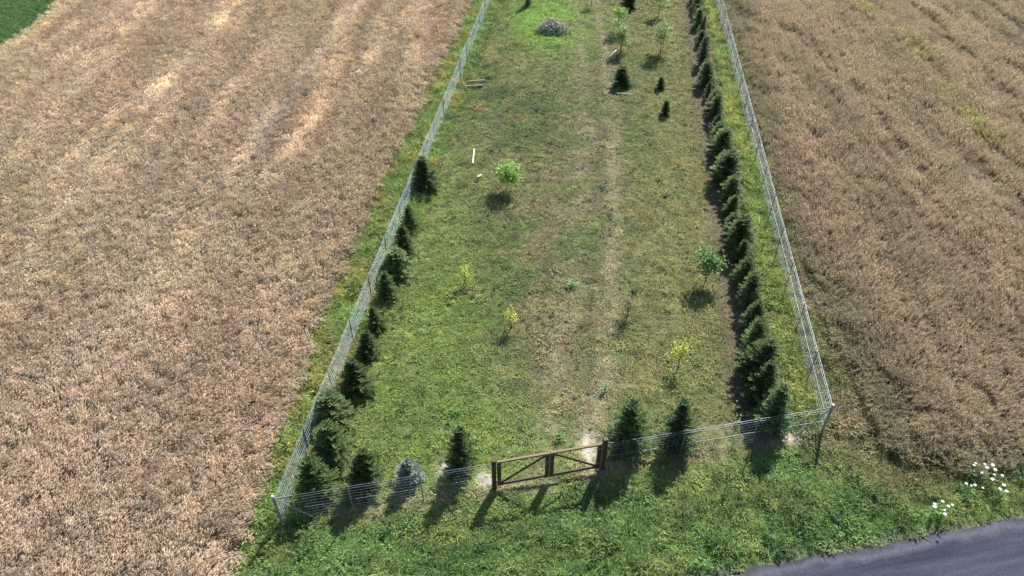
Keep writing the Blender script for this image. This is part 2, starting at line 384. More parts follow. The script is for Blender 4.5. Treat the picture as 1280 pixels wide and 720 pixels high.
# road: slightly cambered ribbon with an uneven edge
rd = Vector((rb[0] - ra[0], rb[1] - ra[1], 0)).normalized(); rn = Vector((rd.y, -rd.x, 0))
ts = [-900, -300, -100, -40, -20] + list(np.arange(-10, 25, .2)) + [30, 45, 90, 300, 900]
vs_ = [-.02, .0, .25, .6, 1.2, 2.6, 4.0, 4.9, 5.15, 5.17]
V = []; UV = []
for t in ts:
    wv = .10 * (float(vnoise(t, 0, .9, 4)) - .5) + .06 * (float(vnoise(t, 5, .25, 6)) - .5) if -12 < t < 26 else 0
    for j, v in enumerate(vs_):
        off = v + (wv if j < 2 else wv * .3 if j == 2 else 0)
        q = Vector((ra[0], ra[1], 0)) + rd * t + rn * off
        z = .035 + .05 * (1 - ((v - 2.6) / 2.6) ** 2) if 0 < j < 9 else -.05
        V.append((q.x, q.y, z)); UV.append((t, v))
nV = len(vs_); Fr = [(i * nV + j, i * nV + j + 1, (i + 1) * nV + j + 1, (i + 1) * nV + j) for i in range(len(ts) - 1) for j in range(nV - 1)]
me = bpy.data.meshes.new('road'); me.from_pydata(V, [], Fr); ul = me.uv_layers.new(name='UVMap')
for l in me.loops: ul.data[l.index].uv = UV[l.vertex_index]
me.materials.append(M['road']); tag(link('road', me), kind='structure')

# ------------------------------------------------------------------ fields of plants
def rdir(lean_lo, lean_hi):
    a = R.uniform(0, 6.283); l = R.uniform(lean_lo, lean_hi)
    return Vector((math.cos(a) * math.sin(l), math.sin(a) * math.sin(l), math.cos(l)))
def wheat_clump(k):
    m = MB()
    for i in range(34):
        a = R.uniform(0, 6.283); r = .24 * math.sqrt(R.random()); b = Vector((math.cos(a) * r, math.sin(a) * r, .25))
        d = (rdir(0, .22) + Vector((.12, 0, 0))).normalized(); L = R.uniform(.42, .62)
        g = R.uniform(.75, 1.15); tt = (g * .72, g * .68, g * .60)
        m.blade(b, d, L, .012, .05, tt)
        top = b + d * L
        ed = (Vector((d.x + .5, d.y + R.uniform(-.35, .35), R.uniform(-.1, .6)))).normalized(); el = R.uniform(.09, .15)
        sd = ed.cross(Vector((0, 0, 1))).normalized(); up = sd.cross(ed).normalized(); g2 = R.uniform(.82, 1.35); c2 = (g2, g2 * R.uniform(.96, 1.02), g2 * R.uniform(.9, 1.0))
        wv = R.uniform(.010, .016); mid = top + ed * el * .45
        m.face([top, mid + sd * wv, top + ed * el, mid + up * wv], c2); m.face([top, mid + up * wv, top + ed * el, mid - sd * wv], c2)
        if R.random() < .5:
            q = b + d * L * R.uniform(.4, .8); g3 = R.uniform(.7, 1.2)
            m.blade(q, (d + rdir(.8, 1.4)).normalized(), R.uniform(.1, .22), .016, .5, (g3 * .95, g3 * .92, g3 * .8))
    return m
def dull_clump(k):
    m = MB()
    for i in range(13):
        a = R.uniform(0, 6.283); r = .22 * math.sqrt(R.random()); b = Vector((math.cos(a) * r, math.sin(a) * r, .2))
        d = (rdir(.0, .35) + Vector((.06, 0, 0))).normalized(); L = R.uniform(.35, .6); g = R.uniform(.5, .9)
        m.blade(b, d, L, .014, .1, (g, g * .95, g * .85))
        for j in range(7):
            q = b + d * L * R.uniform(.35, 1.0); g2 = R.uniform(.65, 1.45)
            m.blade(q, (d * .7 + rdir(.3, 1.3)).normalized(), R.uniform(.08, .19), R.uniform(.010, .022), .2, (g2, g2 * R.uniform(.92, 1.0), g2 * R.uniform(.82, 1.0)))
    return m
def grass_clump(k, n=30, rad=.12, H=1.0, wd=.016, lean=.9):
    """unit-height tuft, scaled on placing"""
    m = MB()
    for i in range(n):
        a = R.uniform(0, 6.283); r = rad * math.sqrt(R.random()) ; b = Vector((math.cos(a) * r, math.sin(a) * r, -.02))
        g = R.uniform(.6, 1.35); yel = R.uniform(.85, 1.2)
        m.blade(b, rdir(.1, lean), R.uniform(.5, 1.0) * H, R.uniform(.6, 1.2) * wd, R.uniform(.1, .7), (g * yel, g, g * R.uniform(.7, 1.0)), tip=(1.25, 1.15, 1.0))
    return m
def weed_clump(k):
    m = MB()
    for i in range(34):
        a = R.uniform(0, 6.283); d = Vector((math.cos(a), math.sin(a), R.uniform(-.2, 1.3))).normalized(); g = R.uniform(.5, 1.25)
        b = Vector((R.gauss(0, .10), R.gauss(0, .10), R.uniform(0, .5))) + Vector((d.x, d.y, 0)) * .05
        m.blade(b, d, R.uniform(.12, .34), R.uniform(.05, .10), R.uniform(.1, .5), (g * .85, g, g * .85))
    return m
def protos(name, fn, count, mat, **kw):
    c = bpy.data.collections.new(name)
    for k in range(count):
        o = bpy.data.objects.new(name, fn(k, **kw).mesh(name, mat)); c.objects.link(o)
    return c
PRO = dict(wheat=protos('wheat_tuft', wheat_clump, 6, M['straw']), dull=protos('crop_tuft', dull_clump, 6, M['dull']),
           turf=protos('turf_tuft', grass_clump, 5, M['grass'], n=34, rad=1.0, wd=.15, lean=1.2),
           tall=protos('tall_grass_tuft', grass_clump, 5, M['grass'], n=38, rad=.45, wd=.042, lean=.8),
           weedy=protos('weed_tuft', weed_clump, 4, M['grass']))

def scatter_group(coll):
    ng = bpy.data.node_groups.new('plants_on_points', 'GeometryNodeTree')
    ng.interface.new_socket('Geometry', in_out='INPUT', socket_type='NodeSocketGeometry'); ng.interface.new_socket('Geometry', in_out='OUTPUT', socket_type='NodeSocketGeometry')
    N = ng.nodes; L = ng.links
    i = N.new('NodeGroupInput'); o = N.new('NodeGroupOutput'); ip = N.new('GeometryNodeInstanceOnPoints'); ci = N.new('GeometryNodeCollectionInfo')
    ci.inputs['Collection'].default_value = coll; ci.inputs['Separate Children'].default_value = True; ci.inputs['Reset Children'].default_value = True
    L.new(i.outputs[0], ip.inputs['Points']); L.new(ci.outputs[0], ip.inputs['Instance']); ip.inputs['Pick Instance'].default_value = True
    for nm, ty, sk in (('rot', 'FLOAT_VECTOR', 'Rotation'), ('scl', 'FLOAT_VECTOR', 'Scale'), ('idx', 'INT', 'Instance Index')):
        a = N.new('GeometryNodeInputNamedAttribute'); a.data_type = ty; a.inputs['Name'].default_value = nm
        L.new(a.outputs['Attribute'], ip.inputs[sk])
    L.new(ip.outputs[0], o.inputs[0]); return ng
def scatter(name, coll, x, y, z, col, scl, rot, label, cat):
    n = len(x); me = bpy.data.meshes.new(name); me.vertices.add(n); me.vertices.foreach_set('co', np.stack([x, y, z], 1).ravel())
    a = me.attributes.new('rot', 'FLOAT_VECTOR', 'POINT'); a.data.foreach_set('vector', rot.astype('f').ravel())
    a = me.attributes.new('scl', 'FLOAT_VECTOR', 'POINT'); a.data.foreach_set('vector', scl.astype('f').ravel())
    a = me.attributes.new('idx', 'INT', 'POINT'); a.data.foreach_set('value', NR.randint(0, 60, n).astype('i'))
    a = me.attributes.new('col', 'FLOAT_COLOR', 'POINT'); a.data.foreach_set('color', np.concatenate([col, np.ones((n, 1))], 1).astype('f').ravel())
    o = link(name, me); mo = o.modifiers.new('plants', 'NODES'); mo.node_group = scatter_group(coll)
    print(name, n); return tag(o, label, cat, kind='stuff')
def region(x0, x1, y0, y1, step):
    xs = np.arange(x0, x1, step); ys = np.arange(y0, y1, step); a, b = np.meshgrid(xs, ys); a = a.ravel(); b = b.ravel()
    a = a + NR.uniform(-.55, .55, len(a)) * step; b = b + NR.uniform(-.55, .55, len(b)) * step
    wid = (b * .7576 + CAM_H * .6528) * 640 / FPX + 3.5          # what can be seen from around the camera
    k = np.abs(a) < wid; return a[k], b[k]

# wheat
x, y = region(-48, 0, 7, 66, .212)
k = (x < WHX(y) + .5 * (fbm(x, y, 1.2, 3) - .5)) & (x > -32.7) & (y > ROADY(x) + .4); x, y = x[k], y[k]
d = fbm(x, y, 1.1, 401, 3); st = streak(x, y, 1.0, 24, 201)
hs = .90 + .05 * d + .16 * (st - .5) - .25 * sstep(.64, .8, fbm(x * 1.6, y * .8, 1.2, 421, 3)) * sstep(40, 15, y)
hs *= .65 + .35 * sstep(0, .8, WHX(y) - x)
lean = .22 + .16 * fbm(x, y, 1.6, 431, 3); azd = 1.2 + 1.1 * (fbm(x, y, 3.0, 441, 3) - .5) * 2 + NR.normal(0, .6, len(x))
scatter('wheat_field', PRO['wheat'], x, y, HZ(x, y), mute(wheat_col(x, y), .20, .95), np.stack([np.ones_like(hs) * 1.05, np.ones_like(hs) * 1.05, hs * 1.12], 1),
        np.stack([NR.normal(0, .08, len(x)), lean, azd], 1), 'ripe pinkish-tan wheat filling the field left of the fenced plot', 'wheat')
# brown crop
x, y = region(8, 48, 9, 66, .235)
cl = CROPLIM(x, y) + .9 * (fbm(x, y, 1.4, 13) - .5); k = cl > 0; x, y, cl = x[k], y[k], cl[k]
d = fbm(x, y, 1.0, 501, 3); gap = sstep(.56, .70, streak(x, y, .8, 4, 511))
hs = .95 + .18 * (d - .5) - .34 * gap; hs *= .6 + .4 * sstep(0, 1.6, cl)
tx = P(1248, 30)[0]; hs *= 1 - .55 * np.exp(-((x - tx) / .35) ** 2) * sstep(30, 42, y)
scatter('brown_crop_field', PRO['dull'], x, y, HZ(x, y), mute(crop_col(x, y), .27, 1.24), np.stack([np.ones_like(hs) * 1.1] * 2 + [hs * 1.25], 1),
        np.stack([NR.normal(0, .12, len(x)), .1 + .35 * fbm(x, y, 1.6, 531), 6.28 * fbm(x, y, 3, 541) * 1.5 + NR.normal(0, .6, len(x))], 1),
        'dull brown ripening crop filling the field right of the fenced plot', 'crop')
# green field
x, y = region(-48, -33, 40, 68, .26); k = (x < -33.1 + .3 * (fbm(x, y, 1, 5) - .5)); x, y = x[k], y[k]
n_ = len(x); cg = mixc(np.tile(np.array([.095, .18, .075]), (n_, 1)), (.12, .20, .085), fbm(x, y, 1, 9))
scatter('green_field', PRO['tall'], x, y, HZ(x, y), cg, np.stack([np.full(n_, .38)] * 3, 1), np.stack([np.zeros(n_), np.zeros(n_), NR.uniform(0, 6.28, n_)], 1),
        'dark green low crop in the far left corner beyond the pale verge', 'crop')
# low plants everywhere else
def lowmask(x, y, e=.2):
    return (x > WHX(y) - e - .3) & (CROPLIM(x, y) < .5) & (y > ROADY(x) + .02 + .16 * vnoise(x, y, .3, 8))
x, y = region(-14, 30, 8, 64, .125); k = lowmask(x, y); x, y = x[k], y[k]; c, h = zone(x, y)
k = (h < .2); sp = fbm(x, y, .6, 601, 3); k &= NR.random(len(x)) < (.55 + .9 * sp) * np.clip(h / .07, .1, 1)
x, y, c, h, sp = x[k], y[k], c[k], h[k], sp[k]; n_ = len(x); r_ = NR.lognormal(0, .28, n_) * h * (.6 + .8 * sp)
scatter('mown_grass', PRO['turf'], x, y, HZ(x, y), c * NR.uniform(.78, 1.22, (n_, 1)), np.stack([r_ * .95, r_ * .95, r_ * .9], 1), np.stack([NR.normal(0, .12, n_), NR.normal(0, .12, n_), NR.uniform(0, 6.28, n_)], 1),
        'short patchy grass inside the fenced plot, dry along the middle', 'grass')
x, y = region(-14, 32, 8, 64, .15); k = lowmask(x, y); x, y = x[k], y[k]; c, h = zone(x, y)
k = (h >= .15) & (NR.random(len(x)) < .92); x, y, c, h = x[k], y[k], c[k], h[k]; n_ = len(x); r_ = np.minimum(h, .45) * np.clip(NR.lognormal(0, .38, n_), .4, 1.9) * (.7 + .6 * fbm(x, y, .8, 611, 3)) * (.45 + .55 * sstep(.1, .8, y - ROADY(x)))
scatter('tall_grass', PRO['tall'], x, y, HZ(x, y), c * NR.uniform(.8, 1.2, (n_, 1)), np.stack([r_ * 1.05, r_ * 1.05, r_ * 1.15], 1), np.stack([NR.normal(0, .15, n_), NR.normal(0, .15, n_), NR.uniform(0, 6.28, n_)], 1),
        'lush uncut grass along both fences and down the verge to the road', 'grass')
x, y = region(-14, 32, 8, 64, .45); k = lowmask(x, y); x, y = x[k], y[k]; c, h = zone(x, y)
wn = fbm(x, y, 1.5, 621, 3); k = NR.random(len(x)) < np.where(h > .15, .55, .34) * (.3 + 1.6 * (wn > .5)); x, y, c, h = x[k], y[k], c[k], h[k]; n_ = len(x)
r_ = np.where(h > .15, .38, .20) * NR.lognormal(0, .3, n_)
c = mixc(c, (.085, .165, .055), np.full(n_, .55))
scatter('broadleaf_weeds', PRO['weedy'], x, y, HZ(x, y), c * NR.uniform(.55, 1.25, (n_, 1)) * np.where(h > .15, 1, .62)[:, None], np.stack([r_, r_, r_], 1), np.stack([NR.normal(0, .2, n_), NR.normal(0, .2, n_), NR.uniform(0, 6.28, n_)], 1),
        'leafy weeds scattered through the grass of the plot and verge', 'weeds')

# ------------------------------------------------------------------ conifers
def conifer_mesh(h, rad, dens=1.0, pw=.75):
    cr, tk = MB(), MB()
    lean = Vector((R.uniform(-.04, .04), R.uniform(-.04, .04), 1))
    ax = lambda z: Vector((lean.x * z, lean.y * z, z))
    for i in range(5): tk.tube(ax(h * i / 5), ax(h * (i + 1) / 5), .035 * h / 2 * (1 - i / 5.5), .035 * h / 2 * (1 - (i + 1) / 5.5), 6, cap=False)
    z = .06 * h
    while z < h * .97:
        f = 1 - z / h; r0 = rad * (f ** pw) * (1 if z > .15 * h else .85) * R.uniform(.85, 1.12); nb = max(4, int((5 + 5 * f) * dens))
        a0 = R.uniform(0, 6.28)
        for b in range(nb):
            a = a0 + 6.283 * b / nb + R.uniform(-.25, .25); L = r0 * R.uniform(.6, 1.3) + .05
            up = .15 + .5 * (1 - f); d = Vector((math.cos(a), math.sin(a), up)).normalized(); st = ax(z + R.uniform(-.03, .03)); sd = Vector((-math.sin(a), math.cos(a), 0))
            tk.tube(st, st + d * L * .8, .008, .003, 3, cap=False)
            k = max(4, int(L / .055))
            for j in range(k):
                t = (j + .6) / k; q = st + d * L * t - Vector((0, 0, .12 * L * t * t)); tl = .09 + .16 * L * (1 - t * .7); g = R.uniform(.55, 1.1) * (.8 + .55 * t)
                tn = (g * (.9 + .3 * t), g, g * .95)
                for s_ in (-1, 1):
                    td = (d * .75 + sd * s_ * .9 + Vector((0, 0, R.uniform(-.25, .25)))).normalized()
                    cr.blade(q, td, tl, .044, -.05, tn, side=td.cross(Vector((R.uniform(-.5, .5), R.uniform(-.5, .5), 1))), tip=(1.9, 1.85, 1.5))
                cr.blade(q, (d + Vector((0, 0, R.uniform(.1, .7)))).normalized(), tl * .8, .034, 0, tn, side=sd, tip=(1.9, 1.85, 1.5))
        z += h * .048 * R.uniform(.8, 1.2) * (.55 + .6 * f)
    top = ax(h * .9)
    for i in range(10): cr.blade(top + Vector((0, 0, R.uniform(0, .1 * h))), rdir(.2, .7), .10, .03, 0, (1.0, 1.05, .9))
    cr.blade(top, Vector((0, 0, 1)), .12 * h, .03, 0, (1.1, 1.1, .9)); cr.blade(top, Vector((0, .05, 1)), .12 * h, .03, 0, (1.1, 1.1, .9), side=Vector((0, 1, 0)))
    return cr, tk
_pc = {}
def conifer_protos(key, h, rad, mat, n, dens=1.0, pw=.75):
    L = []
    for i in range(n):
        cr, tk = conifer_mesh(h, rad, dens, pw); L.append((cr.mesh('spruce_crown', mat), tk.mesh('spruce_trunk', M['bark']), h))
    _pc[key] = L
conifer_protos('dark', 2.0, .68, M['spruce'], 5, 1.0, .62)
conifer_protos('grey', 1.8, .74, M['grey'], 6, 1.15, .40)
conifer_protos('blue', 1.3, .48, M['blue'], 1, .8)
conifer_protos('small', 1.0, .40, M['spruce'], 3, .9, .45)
cnt = {}
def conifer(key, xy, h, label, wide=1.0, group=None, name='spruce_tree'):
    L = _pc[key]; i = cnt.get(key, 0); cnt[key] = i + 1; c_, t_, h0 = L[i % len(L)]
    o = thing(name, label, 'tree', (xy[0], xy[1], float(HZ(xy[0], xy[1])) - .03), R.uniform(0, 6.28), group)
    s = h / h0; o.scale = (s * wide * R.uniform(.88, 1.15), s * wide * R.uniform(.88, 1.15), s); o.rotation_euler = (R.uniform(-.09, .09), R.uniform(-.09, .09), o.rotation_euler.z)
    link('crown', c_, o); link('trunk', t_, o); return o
FRG = 'young spruces behind the front fence'
conifer('dark', (-5.99, 13.38), 1.85, 'broad dark spruce standing in the front left corner of the plot', 1.05, FRG)
conifer('dark', (-4.60, 13.58), 1.75, 'dark bushy spruce behind the front fence, right of the corner spruce', .95, FRG)
conifer('blue', (-3.24, 13.85), 1.2, 'small pale blue spruce behind the front fence', .95, FRG)
conifer('dark', (-1.66, 14.2), 2.15, 'narrow dark spruce nearest the gate on its left side', .85, FRG)
conifer('dark', (3.84, 15.1), 2.4, 'tall dark spruce just right of the gate', .86, FRG)
conifer('dark', (5.45, 15.2), 2.1, 'slim dark spruce second to the right of the gate', .82, FRG)
conifer('dark', (8.68, 15.95), 2.1, 'dark spruce where the right-hand row meets the front fence', .95, FRG)
# left row  (base pixel, height)
LRG = 'conifers in the row along the left fence'
lrow = [(420, 572, 1.85, 1.15), (421, 530, 1.4, 1.15), (449, 490, 1.55, 1.25), (461, 446, 1.3, 1.1), (473, 412, 1.2, 1.1), (485, 374, 1.4, 1.05), (496, 344, 1.3, 1.2), (507, 316, 1.45, 1.1), (515, 286, 1.3, 1.1), (532, 236, 1.75, 1.3)]
ll = ['large dark spruce in the left row, next behind the front left corner', 'bushy green spruce in the left row, partly hidden by the wire fence',
      'rounded dark spruce in the left row with its shadow side to the lawn', 'dark spruce in the left row, level with the yellow-topped sapling by the right row',
      'small dark spruce in the left row, just in front of the middle of the lawn', 'dark green spruce in the left row, level with the small yellow sapling',
      'dense green spruce in the left row, level with the yellow-green sapling', 'dark spruce in the left row, just beyond the densest cluster',
      'small green spruce in the left row, second from its far end', 'bushy isolated spruce at the far end of the left row, touching the fence']
for q, lb in zip(lrow, ll): conifer('grey' if lrow.index(q) in (1, 6) else 'dark', P(q[0], q[1]), q[2], lb, q[3], LRG)
# right row
yy = 17.0; ys_ = []
while yy < 60: ys_.append(yy); yy += 1.05 + .6 * R.random()
ordn = ['second', 'third', 'fourth', 'fifth', 'sixth', 'seventh', 'eighth', 'ninth', 'tenth', 'eleventh', 'twelfth', 'thirteenth', 'fourteenth', 'fifteenth', 'sixteenth', 'seventeenth', 'eighteenth', 'nineteenth', 'twentieth']
ordn += ['twenty-' + o_ for o_ in ['first'] + ordn[:8]] + ['thirtieth'] + ['thirty-' + o_ for o_ in ['first'] + ordn[:8]]
for i, yy in enumerate(ys_):
    key = 'dark' if i % 3 == 0 or i == 1 else 'grey'
    conifer(key, (float(ROWX(yy)) + R.uniform(-.12, .12) + (.012 * (yy - 56) if yy > 56 else 0), yy), R.uniform(1.0, 1.8) + (.35 if i < 3 else 0),
            f'{"dark" if key == "dark" else "grey-green"} spruce in the dense right-hand row, {ordn[i]} tree back from the front fence', R.uniform(.78, 1.12), 'conifers in the row along the right fence')
conifer('small', P(777, 108), 1.15, 'small dark spruce on the lawn in front of the staked saplings', 1.1)
conifer('small', P(826, 112), .75, 'tiny dark conifer between the dark spruce and the row', .8)
conifer('small', P(831, 145), .85, 'tiny dark conifer nearest the camera left of the right-hand row', .8)
conifer('dark', P(660, 8), 1.9, 'thin dark spruce at the top edge left of the stone heap', .5)
conifer('small', P(785, 10), 1.3, 'small blue-green conifer at the top edge beyond the yellow-green saplings', 1.3)

# ------------------------------------------------------------------ saplings
def sapling(xy, h, stem, cw, ch, mat, nleaf, label, leafs=.06, rods=0, spread=1.0, name='young_tree', stake=False):
    """h total height, stem bare stem height, cw/ch crown half width / half height"""
    o = thing(name, label, 'tree', (xy[0], xy[1], float(HZ(*xy)) - .02), R.uniform(0, 6.28), 'saplings on the lawn')
    tk = MB(); lf = MB(); hc = stem + ch; p_ = Vector((0, 0, 0)); top = Vector((R.uniform(-.1, .1), R.uniform(-.1, .1), h * .92)); n = 5; pts = [Vector((0, 0, 0)).lerp(top, i / n) + Vector((R.uniform(-.02, .02), R.uniform(-.02, .02), 0)) * i for i in range(n + 1)]
    rr = .012 + .010 * h
    for i in range(n): tk.tube(pts[i], pts[i + 1], rr * (1 - i / (n + .6)), rr * (1 - (i + 1) / (n + .6)), 6, cap=i == n - 1)
    tips = []
    nb = 9 + rods
    for b in range(nb):
        t = R.uniform(max(.12, stem / h), .9); q = Vector((0, 0, 0)).lerp(top, t); a = b * 2.4 + R.uniform(-.3, .3)
        L = cw * R.uniform(.65, 1.1) * (1.15 - .5 * t) ; d = Vector((math.cos(a), math.sin(a), R.uniform(.35, .95))).normalized()
        e = q + d * L; tk.tube(q, e, rr * .4, rr * .15, 4, cap=False); tips += [q.lerp(e, .5), q.lerp(e, .8), e]
        for _ in range(2):
            e2 = q.lerp(e, R.uniform(.4, .8)) + Vector((R.uniform(-1, 1), R.uniform(-1, 1), R.uniform(0, 1))) * L * .4; tk.tube(q.lerp(e, .5), e2, rr * .2, rr * .08, 3, cap=False); tips.append(e2)
    tips.append(top)
    for i in range(int(nleaf * 1.5)):
        c_ = R.choice(tips) + Vector((R.gauss(0, .13), R.gauss(0, .13), R.gauss(0, .11))) * spread * (cw / .45)
        d = Vector((R.uniform(-1, 1), R.uniform(-1, 1), R.uniform(-.6, .6))).normalized(); g = R.uniform(.6, 1.3); s_ = leafs * R.uniform(.6, 1.3)
        sd = d.cross(Vector((R.uniform(-.6, .6), R.uniform(-.6, .6), 1))).normalized() * s_ * .42
        lf.face([c_, c_ + d * s_ * .5 + sd, c_ + d * s_, c_ + d * s_ * .5 - sd], (g * R.uniform(.85, 1.1), g, g * .9))
    tk.build('trunk', M['bark'], o); lf.build('crown', mat, o)
    if stake:
        s_ = MB(); s_.tube((.18, 0, 0), (.18, 0, 1.5), .022, .02, 6); s_.build('stake', M['pole'], o)
    return o
sapling(P(634, 238), 1.4, .6, .62, .40, M['lime'], 1100, 'round bright green sapling on a bare stem in the left half of the lawn', .10)
sapling(P(882, 352), 1.75, .75, .60, .5, M['mid'], 800, 'bright mid-green sapling beside the right-hand conifer row', .10)
sapling(P(580, 356), .95, .2, .28, .35, M['yellow'], 170, 'small thin yellow-green sapling nearer the left row', .06)
sapling(P(638, 412), 1.35, .35, .28, .45, M['yellow'], 260, 'small upright yellow sapling in the front half of the lawn', .06)
sapling(P(847, 462), 1.3, .55, .38, .3, M['yellow'], 260, 'yellow-topped sapling throwing a dark shadow near the two front spruces', .06)
sapling(P(783, 400), 1.25, .05, .35, .5, M['brownleaf'], 260, 'almost bare brown twiggy sapling beside the worn track', .05, 10)
sapling(P(776, 66), 2.0, .4, .6, .9, M['olive'], 1000, 'tall yellow-green sapling right of the stone heap', .09, stake=True)
sapling(P(772, 42), 1.9, .4, .55, .8, M['lime'], 800, 'slender lime-green sapling behind the tall yellow-green one', .09)
sapling(P(825, 68), 2.3, .7, .8, .7, M['olive'], 1200, 'pale olive staked sapling left of the right-hand row', .09, stake=True)
sapling(P(823, 20), 1.9, .5, .65, .6, M['lime'], 900, 'yellow-green sapling at the top edge beside the right-hand row', .09)
sapling(P(739, 8), 1.6, .7, .4, .5, M['mid'], 240, 'thin green sapling at the top edge right of the stone heap', .08)

# larger weeds one can pick out on the lawn
def weed(xy, s, mat, label):
    m = weed_clump(0); o = m.build('weed', mat); o.location = (xy[0], xy[1], float(HZ(*xy))); o.scale = (s, s, s * .9); o.rotation_euler = (0, 0, R.uniform(0, 6)); return tag(o, label, 'weed', 'leafy weeds on the lawn')
weed(P(757, 490), .6, M['weed'], 'fresh green leafy weed between the tall front spruce and the brown twiggy sapling')
weed(P(716, 358), .75, M['weed'], 'wide green weed left of the worn track in mid lawn')
weed(P(748, 204), .5, M['darkleaf'], 'dark weed on the lawn right of the round bright sapling')
weed(P(832, 247), .4, M['darkleaf'], 'small dark weed on the right side of the lawn in front of the tiny conifers')
weed(P(690, 395), .45, M['darkleaf'], 'dark weed right of the small upright yellow sapling')
weed(P(735, 130), .5, M['darkleaf'], 'dark weed to the left of the small dark spruce on the lawn')
weed(P(700, 548), .6, M['weed'], 'low green weed just behind the middle of the gate')
weed(P(570, 518), .55, M['weed'], 'low green weed behind the narrow spruce left of the gate')

# ------------------------------------------------------------------ fences
def bay_mesh(L, r):
    """woven wire of one bay, in its local x-z plane: line wires and stay wires"""
    m = MB()
    zs = [.06, .19, .32, .45, .58, .72, .86, 1.0, 1.14, 1.27]
    for z in zs:
        pts = [Vector((L * i / 6, R.uniform(-.008, .008), z - .012 * math.sin(math.pi * i / 6) + R.uniform(-.006, .006))) for i in range(7)]
        for a, b in zip(pts, pts[1:]): m.tube(a, b, r, r, 3, cap=False)
    n = int(L / .16)
    for i in range(1, n):
        xx = L * i / n; a = Vector((xx + R.uniform(-.01, .01), 0, .06)); b = Vector((xx + R.uniform(-.02, .02), R.uniform(-.01, .01), 1.27)); m.tube(a, b, r * .8, r * .8, 3, cap=False)
    return m
def linewire(L, z, r):
    m = MB(); s_ = lambda q: z - .012 * math.sin(math.pi * q / L)
    for i in range(6):
        a = L * i / 6; b = L * (i + 1) / 6; m.tube((a, -.012, s_(a)), (b, -.012, s_(b)), r, r, 4, cap=False)
    return m
pm = MB(); pm.tube((0, 0, -.1), (0, 0, FH - .02), .018, .018, 8); pm.tube((0, 0, FH - .02), (0, 0, FH), .027, .018, 8); POST = pm.mesh('post', M['rust'])
pm = MB(); pm.tube((0, 0, -.1), (0, 0, FH + .02), .045, .045, 10); pm.tube((0, 0, FH + .02), (0, 0, FH + .04), .05, .05, 10); CPOST = pm.mesh('corner_post', M['steel'])
CAPM = MB(); CAPM.tube((0, 0, FH + .04), (0, 0, FH + .08), .05, .03, 10); CAPM = CAPM.mesh('post_cap', M['white'])
BAY = 2.55
BM = {}
def fence(name, a, b, label, nb, corner_a=False, corner_b=False, skip_last=False, braceA=False, braceB=False):
    a = Vector((*a, 0)); b = Vector((*b, 0)); D = b - a; L = D.length; rz = math.atan2(D.y, D.x)
    o = thing(name, label, 'fence', (a.x, a.y, .01), rz)
    bl = L / nb; key = (round(bl, 2), nb > 5)
    if key not in BM: BM[key] = [(bay_mesh(bl, .0022 if nb > 5 else .0013).mesh('wire_mesh', M['wire']), [linewire(bl, z, r).mesh('line_wire', M['wire']) for z, r in ((FH - .03, .0036 if nb > 5 else .0026), (1.28, .0020 if nb > 5 else .0012), (.725, .0024 if nb > 5 else .0020))]) for _ in range(2)]
    for i in range(nb + 1):
        if i == 0 and not corner_a and name != 'wire_fence': continue
        if i == 0 and not corner_a: continue
        if i == nb and skip_last: continue
        if (i == 0 and corner_a) or (i == nb and corner_b):
            p_ = link('corner_post', CPOST, o, (bl * i, 0, 0)); link('post_cap', CAPM, p_)
        else:
            p_ = link('post', POST, o, (bl * i, 0, 0)); p_.rotation_euler = (R.uniform(-.03, .03), R.uniform(-.03, .03), 0)
    for i in range(nb):
        w_, t_ = BM[key][i % 2]; link('wire_mesh', w_, o, (bl * i, 0, 0))['kind'] = 'stuff'
        for q in t_: link('line_wire', q, o, (bl * i, 0, 0))
    for fl, s0, s1 in ((braceA, 0, 1), (braceB, L, L - 1)):
        if fl:
            m = MB(); m.tube((s0, .0, FH - .08), (s0 + (s1 - s0) * .95, 0, .1), .02, .02, 8); m.build('brace', M['steel'], o)
    return o
postL = P(618, 612); postR = P(752, 588)
def far(c, f, y): return (c[0] + (f[0] - c[0]) * (y - c[1]) / (f[1] - c[1]), y)
LE = far(cL, fL, 68); RE = far(cR, fR, 68)
nL = round((Vector(LE) - Vector(cL)).length / BAY); nR_ = round((Vector(RE) - Vector(cR)).length / BAY)
fence('wire_fence', cL, LE, 'long wire mesh fence on metal posts between the wheat and the left conifer row', nL, corner_a=True, braceA=True)
fence('wire_fence', cR, RE, 'long wire mesh fence on metal posts between the right conifer row and the brown crop', nR_, corner_a=True, braceA=True)
gL = (postL[0] - .09, postL[1] - .02); gR = (postR[0] + .10, postR[1] + .02)
fence('wire_fence', cL, gL, 'short wire mesh fence from the left front corner to the gate', 3, skip_last=True, braceA=True)
fence('wire_fence', gR, cR, 'wire mesh fence from the gate to the right front corner', 3, skip_last=True, braceB=True)

